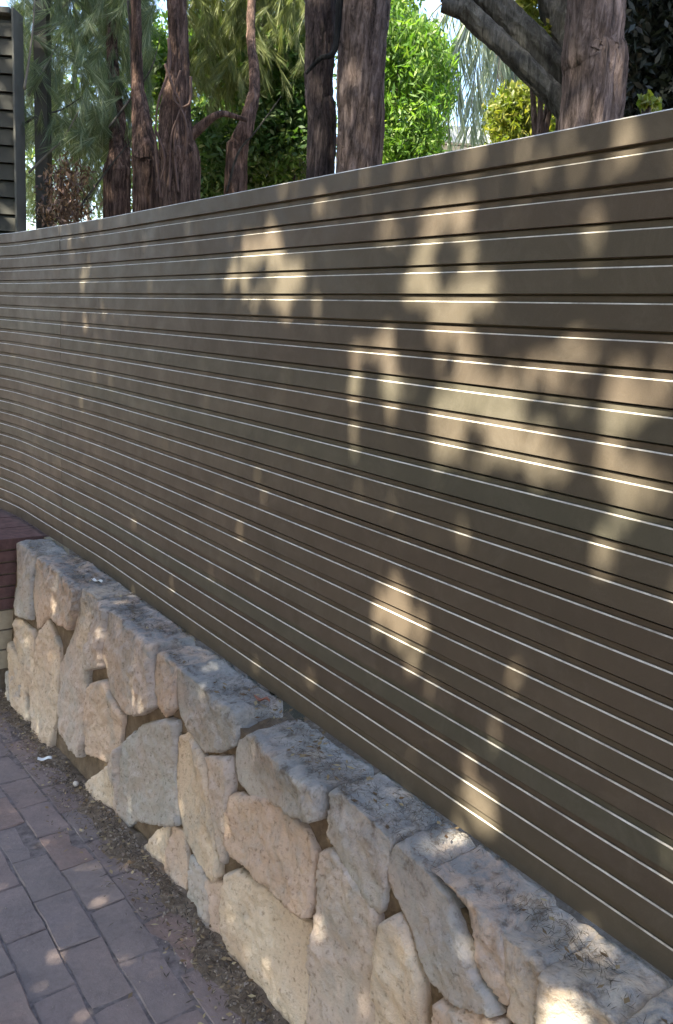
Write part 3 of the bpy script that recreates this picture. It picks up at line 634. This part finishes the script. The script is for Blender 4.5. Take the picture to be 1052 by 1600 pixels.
# ------------------------------------------------------------ small things
GR = plain('grit', (.30, .25, .205), .9, .2, .5, 60)
def rocks(n, place, r0, r1):
    V, F = [], []
    base = [Vector(p) for p in ((1, 0, 0), (-1, 0, 0), (0, 1, 0), (0, -1, 0), (0, 0, 1), (0, 0, -1))]; bf = [(0, 2, 4), (2, 1, 4), (1, 3, 4), (3, 0, 4), (2, 0, 5), (1, 2, 5), (3, 1, 5), (0, 3, 5)]
    for _ in range(n):
        c = place(); rr = r0 + (r1 - r0) * random.random() ** 3; b = len(V); q = Matrix.Rotation(random.uniform(0, 6.3), 3, unit(1)[0].tolist())
        V += [c + (q @ p) * rr * random.uniform(.6, 1.1) for p in base]; F += [tuple(i + b for i in f) for f in bf]
    return V, F
def foot_place():
    t = random.uniform(.6, 3.9); s = .20 + abs(random.gauss(0, .055)); return G(t, s, .007)
v, f = rocks(2200, foot_place, .0012, .007)
tag(link('grit', mesh('grit', v, f, GR)), 'loose grit and gravel along the foot of the stone wall', 'gravel', kind='stuff')
v, f = rocks(500, lambda: G(random.uniform(.8, 4.5), random.uniform(.25, 1.3), .003), .0008, .004)
tag(link('path_grit', mesh('path_grit', v, f, GR)), 'scattered crumbs of grit on the brick path', 'gravel', kind='stuff')
# dry needles and litter on the wall top and at the foot
def litter(n, place, L, Wd, mat, name, label):
    c = np.array([tuple(place()) for _ in range(n)]); a = rng.uniform(0, 6.28, n); d = np.stack([np.cos(a), np.sin(a), rng.normal(0, .12, n)], 1)
    up = np.stack([rng.normal(0, .2, n), rng.normal(0, .2, n), np.ones(n)], 1)
    o = link(name, quads(name, leaf_quads(c, d, up, L * rng.uniform(.5, 1.2, n), np.full(n, Wd) * rng.uniform(.6, 1.3, n)), mat))
    return tag(o, label, 'litter', kind='stuff')
LIT = leaf_material('dry_litter', [(0, (.03, .022, .018)), (.6, (.09, .065, .05)), (1, (.25, .19, .14))], .1)
def top_place():
    while True:
        t = random.uniform(.3, 3.8); s = random.uniform(-.002, .135)
        if noise.noise(Vector((t * 4, s * 9, 5))) > random.uniform(-.1, .35) or (1.1 < t < 1.6 and s > .02 and random.random() < .5): return P(t, s, TOPZ + .006 + random.uniform(0, .006))
litter(4200, top_place, .024, .0013, LIT, 'needle_litter', 'dark dry needles lying on top of the stone wall')
litter(2600, lambda: G(random.uniform(.9, 3.8), .21 + abs(random.gauss(0, .07)), .013), .022, .004, LIT, 'dry_litter', 'dry leaf scraps along the foot of the wall')
LEAFLIT = leaf_material('fallen_leaf', [(0, (.10, .06, .04)), (.5, (.22, .15, .09)), (1, (.42, .34, .22))], .15)
litter(170, top_place, .022, .009, LEAFLIT, 'leaf_litter', 'small brown fallen leaves on top of the stone wall')
litter(260, lambda: G(random.uniform(.9, 3.8), .20 + abs(random.gauss(0, .10)), .015), .022, .010, LEAFLIT, 'leaf_litter', 'small brown fallen leaves along the path edge')
def flat_bit(name, t, s, z, L, Wd, mat, label, cat, rot=0, curl=.004):
    vs, fs = [], []; n = 8
    for i in range(n + 1):
        for j in range(5):
            x = (i / n - .5) * L; y = (j / 4 - .5) * Wd * (1 if cat != 'leaf' else math.sin(math.pi * (i / n * .92 + .04)))
            zz = curl * math.sin(i * .9) + curl * abs(j - 2) * .5 + .002
            ca, sa = math.cos(rot), math.sin(rot); vs.append(P(t + x * ca - y * sa, s + x * sa + y * ca, z + zz))
    for i in range(n):
        for j in range(4): a = i * 5 + j; fs.append((a, a + 1, a + 6, a + 5))
    o = link(name, mesh(name, vs, fs, mat, True)); so = o.modifiers.new('thick', 'SOLIDIFY'); so.thickness = .0006; return tag(o, label, cat)
WP = plain('white_paper', (.78, .78, .76), .7, .2, .04); LB = plain('brown_leaf', (.16, .09, .055), .7, .3, .3, 60)
flat_bit('paper_scrap', 3.056, .272, -.072, .055, .022, WP, 'white scrap of paper on the path by the wall', 'paper', 1.2)
flat_bit('paper_scrap', 3.02, .07, TOPZ + .012, .05, .016, WP, 'small white scrap on the wall top below the fence', 'paper', .4)
flat_bit('dry_leaf', .49, .075, TOPZ + .010, .045, .02, LB, 'curled brown leaf on the wall top at the right end', 'leaf', .9, .006)
flat_bit('dry_leaf', 1.80, .05, TOPZ + .010, .05, .018, plain('red_leaf', (.30, .13, .09)), 'reddish dry leaf on the wall top near the middle', 'leaf', .5, .006)
vs, fs = rocks(1, lambda: P(2.78, .242, -.045), .024, .024)
me = mesh('pebble', vs, fs, plain('pebble_stone', (.42, .38, .34)), True); o = link('pebble', me); sb = o.modifiers.new('round', 'SUBSURF'); sb.levels = sb.render_levels = 3
tag(o, 'single pale rounded pebble on the path edge beside the wall', 'pebble')

# ------------------------------------------------------------ the tree over the path whose crown dapples the fence
GAPS = [[1.95,1.881,-0.0791,-0.0051,-0.0029,-0.0578,0.85],[1.86,1.822,-0.06,-0.0068,-0.001,-0.0728,0.8],[1.957,1.765,-0.0709,-0.0032,0.0003,-0.0371,0.6],[2.082,1.826,-0.0494,-0.0055,-0.0008,-0.0699,0.4],[1.683,1.982,-0.0768,-0.0022,-0.0061,-0.0205,0.6],[1.855,2.026,-0.0442,-0.0012,-0.004,-0.0124,0.5],[1.576,2.028,-0.0587,-0.0019,-0.006,-0.0167,0.6],[1.471,1.918,-0.0309,-0.0032,-0.0018,-0.0272,0.5],[1.291,1.944,-0.082,-0.0036,-0.0063,-0.0274,0.7],[1.381,1.88,-0.0703,-0.0033,-0.0032,-0.0263,0.5],[1.322,1.813,-0.0485,-0.0092,-0.0008,-0.0715,1],[1.247,1.749,-0.0807,-0.0068,0.0011,-0.0508,0.9],[1.19,1.865,-0.0173,-0.0042,-0.0007,-0.0302,0.6],[1.137,1.786,-0.0231,-0.0084,-0.0001,-0.0598,0.45],[1.463,1.662,-0.0558,-0.0054,0.0027,-0.0454,1],[1.21,1.687,-0.0617,-0.0048,0.0027,-0.0353,0.8],[1.173,1.613,-0.0766,-0.006,0.0061,-0.0441,0.9],[1.404,1.58,-0.043,-0.0068,0.0037,-0.0563,0.6],[1.121,1.549,-0.1044,-0.0078,0.0119,-0.056,1],[0.999,1.497,-0.0795,-0.0087,0.0118,-0.0592,1],[1.172,1.471,-0.0611,-0.0053,0.0091,-0.0388,0.9],[1.54,1.554,-0.0196,-0.0109,0.0018,-0.0974,0.45],[0.878,1.68,-0.0622,-0.0037,0.0034,-0.0234,0.45],[0.972,1.663,-0.0555,-0.0042,0.0034,-0.0281,0.4],[0.909,1.623,-0.0773,-0.0042,0.0066,-0.0274,0.4],[0.836,1.576,-0.0485,-0.0051,0.0057,-0.0319,0.5],[0.75,1.637,-0.022,-0.0066,0.0019,-0.04,0.35],[0.787,1.464,-0.0352,-0.0094,0.0066,-0.0584,0.9],[0.745,1.429,-0.0282,-0.0042,0.006,-0.0261,0.8],[0.837,1.499,-0.0249,-0.0051,0.004,-0.0325,0.6],[1.331,1.07,-0.0532,-0.0069,0.017,-0.0568,1],[1.273,1.012,-0.0329,-0.0059,0.0117,-0.0471,0.8],[1.112,1.297,-0.0425,-0.0108,0.0102,-0.0782,0.25],[1.197,1.373,-0.072,-0.0089,0.014,-0.0667,0.3],[0.872,2.029,-0.0471,-0.0025,-0.0068,-0.0157,0.9],[1.07,2.031,-0.0725,-0.0024,-0.0094,-0.0164,0.6],[1.267,2.038,-0.0708,-0.0024,-0.0086,-0.0181,0.5],[1.421,2.036,-0.0515,-0.0019,-0.0058,-0.0156,0.5],[0.841,1.987,-0.0402,-0.0035,-0.0049,-0.0214,0.9],[0.925,1.98,-0.0565,-0.0024,-0.0064,-0.0153,0.5],[1.108,1.98,-0.0759,-0.0029,-0.0078,-0.0203,0.5],[1.032,0.719,-0.0505,-0.0106,0.0279,-0.077,0.7],[0.606,0.872,-0.0147,-0.0081,0.0089,-0.0491,0.6],[1.219,0.761,-0.0402,-0.0034,0.0194,-0.0271,0.5],[3.347,1.671,-0.1624,0.0009,0.0044,-0.1535,0.2],[3.553,1.977,-0.2079,0.0013,-0.0086,-0.064,0.2],[1.695,1.712,-0.0378,-0.0029,0.0009,-0.0278,0.4],[1.802,1.93,-0.1379,-0.0015,-0.0079,-0.0155,0.3],[1.644,1.863,-0.0754,-0.0019,-0.0026,-0.0177,0.3],[0.981,1.915,-0.1176,-0.0013,-0.0087,-0.0086,0.25],[1.464,1.367,-0.0909,-0.0104,0.0159,-0.0901,0.15],[2.794,0.892,-0.1144,-0.0022,0.0276,-0.0739,0.15]]

tree = empty('shade_tree', (-4.2, .58, 0), 'large leafy tree behind the viewer that shades the path', 'tree')
n = 320000
t = rng.uniform(-2.2, 7.0, n); z = rng.uniform(-2.5, 5.2, n); k = rng.uniform(4.2, 5.2, n)
lit = np.array([.004 + (.10 * max(0, noise.noise(Vector((a * 1.9, b * 1.9, 3))) - .1) if a < 2.3 and b > .9 else 0) for a, b in zip(t, z)])
mott = np.array([.80 + .75 * noise.noise(Vector((a * 13, b * 11, 8))) for a, b in zip(t, z)])
lit[(t > 2.6) | (z < .55)] *= .25
lit[z > 2.08] = .07; lit[(z > 2.08) & (t < 1.9)] = .04
for gt, gz, a_, b_, c_, d_, gi in GAPS:
    det = a_ * d_ - b_ * c_; u = (d_ * (t - gt) - b_ * (z - gz)) / det; v = (-c_ * (t - gt) + a_ * (z - gz)) / det
    wob = 1 + .22 * np.sin(3 * np.arctan2(v, u) + gt * 40)
    e = np.hypot(u, v) * wob; gi = min(1, gi * (1.5 if gz > 1.7 else 1.2)) if gi > .3 else gi * .2
    lit = np.maximum(lit, gi * np.clip((1.42 - e) * 1.7, 0, 1) * np.clip(mott + .25 * (gi > .8), 0, 1))
gt, gz = .62, .55
lit = np.maximum(lit, .9 * (np.hypot((t - .655) / .045, (z - .43) / .06) < 1))
# leaf area index of the uniform cloud along the sun
LEAF_L, LEAF_W = .085, .055
cosi = abs(SUN.dot(NV)); area = 9.2 * 7.7 * cosi; LAI = n * (LEAF_L * LEAF_W * .5 * .95) * .5 / area
keep = rng.random(n) < np.clip(-np.log(np.maximum(lit, .004)) / LAI, 0, 1)
T3 = np.array(TV); N3 = np.array(NV); base = t[:, None] * T3 + DW * N3 + z[:, None] * np.array([0, 0, 1.0])
pp = base + k[:, None] * np.array(SUN); pp = pp[keep]; m = len(pp)
print('canopy LAI', LAI, m, 'zrange', pp[:, 2].min(), pp[:, 2].max(), pp[:, 0].min(), pp[:, 0].max(), pp[:, 1].min(), pp[:, 1].max())
crown(tree, leaf_quads(pp, unit(m), unit(m), LEAF_L * rng.uniform(.8, 1.2, m), LEAF_W * rng.uniform(.8, 1.2, m)), CANOPY)
trunk('trunk', tree, [Vector((-4.2, .58, -.15)), Vector((-4.15, .6, 1.5)), Vector((-4.0, .7, 3.2)), Vector((-3.8, .9, 5.2))], [.26, .2, .17, .12], BARK)
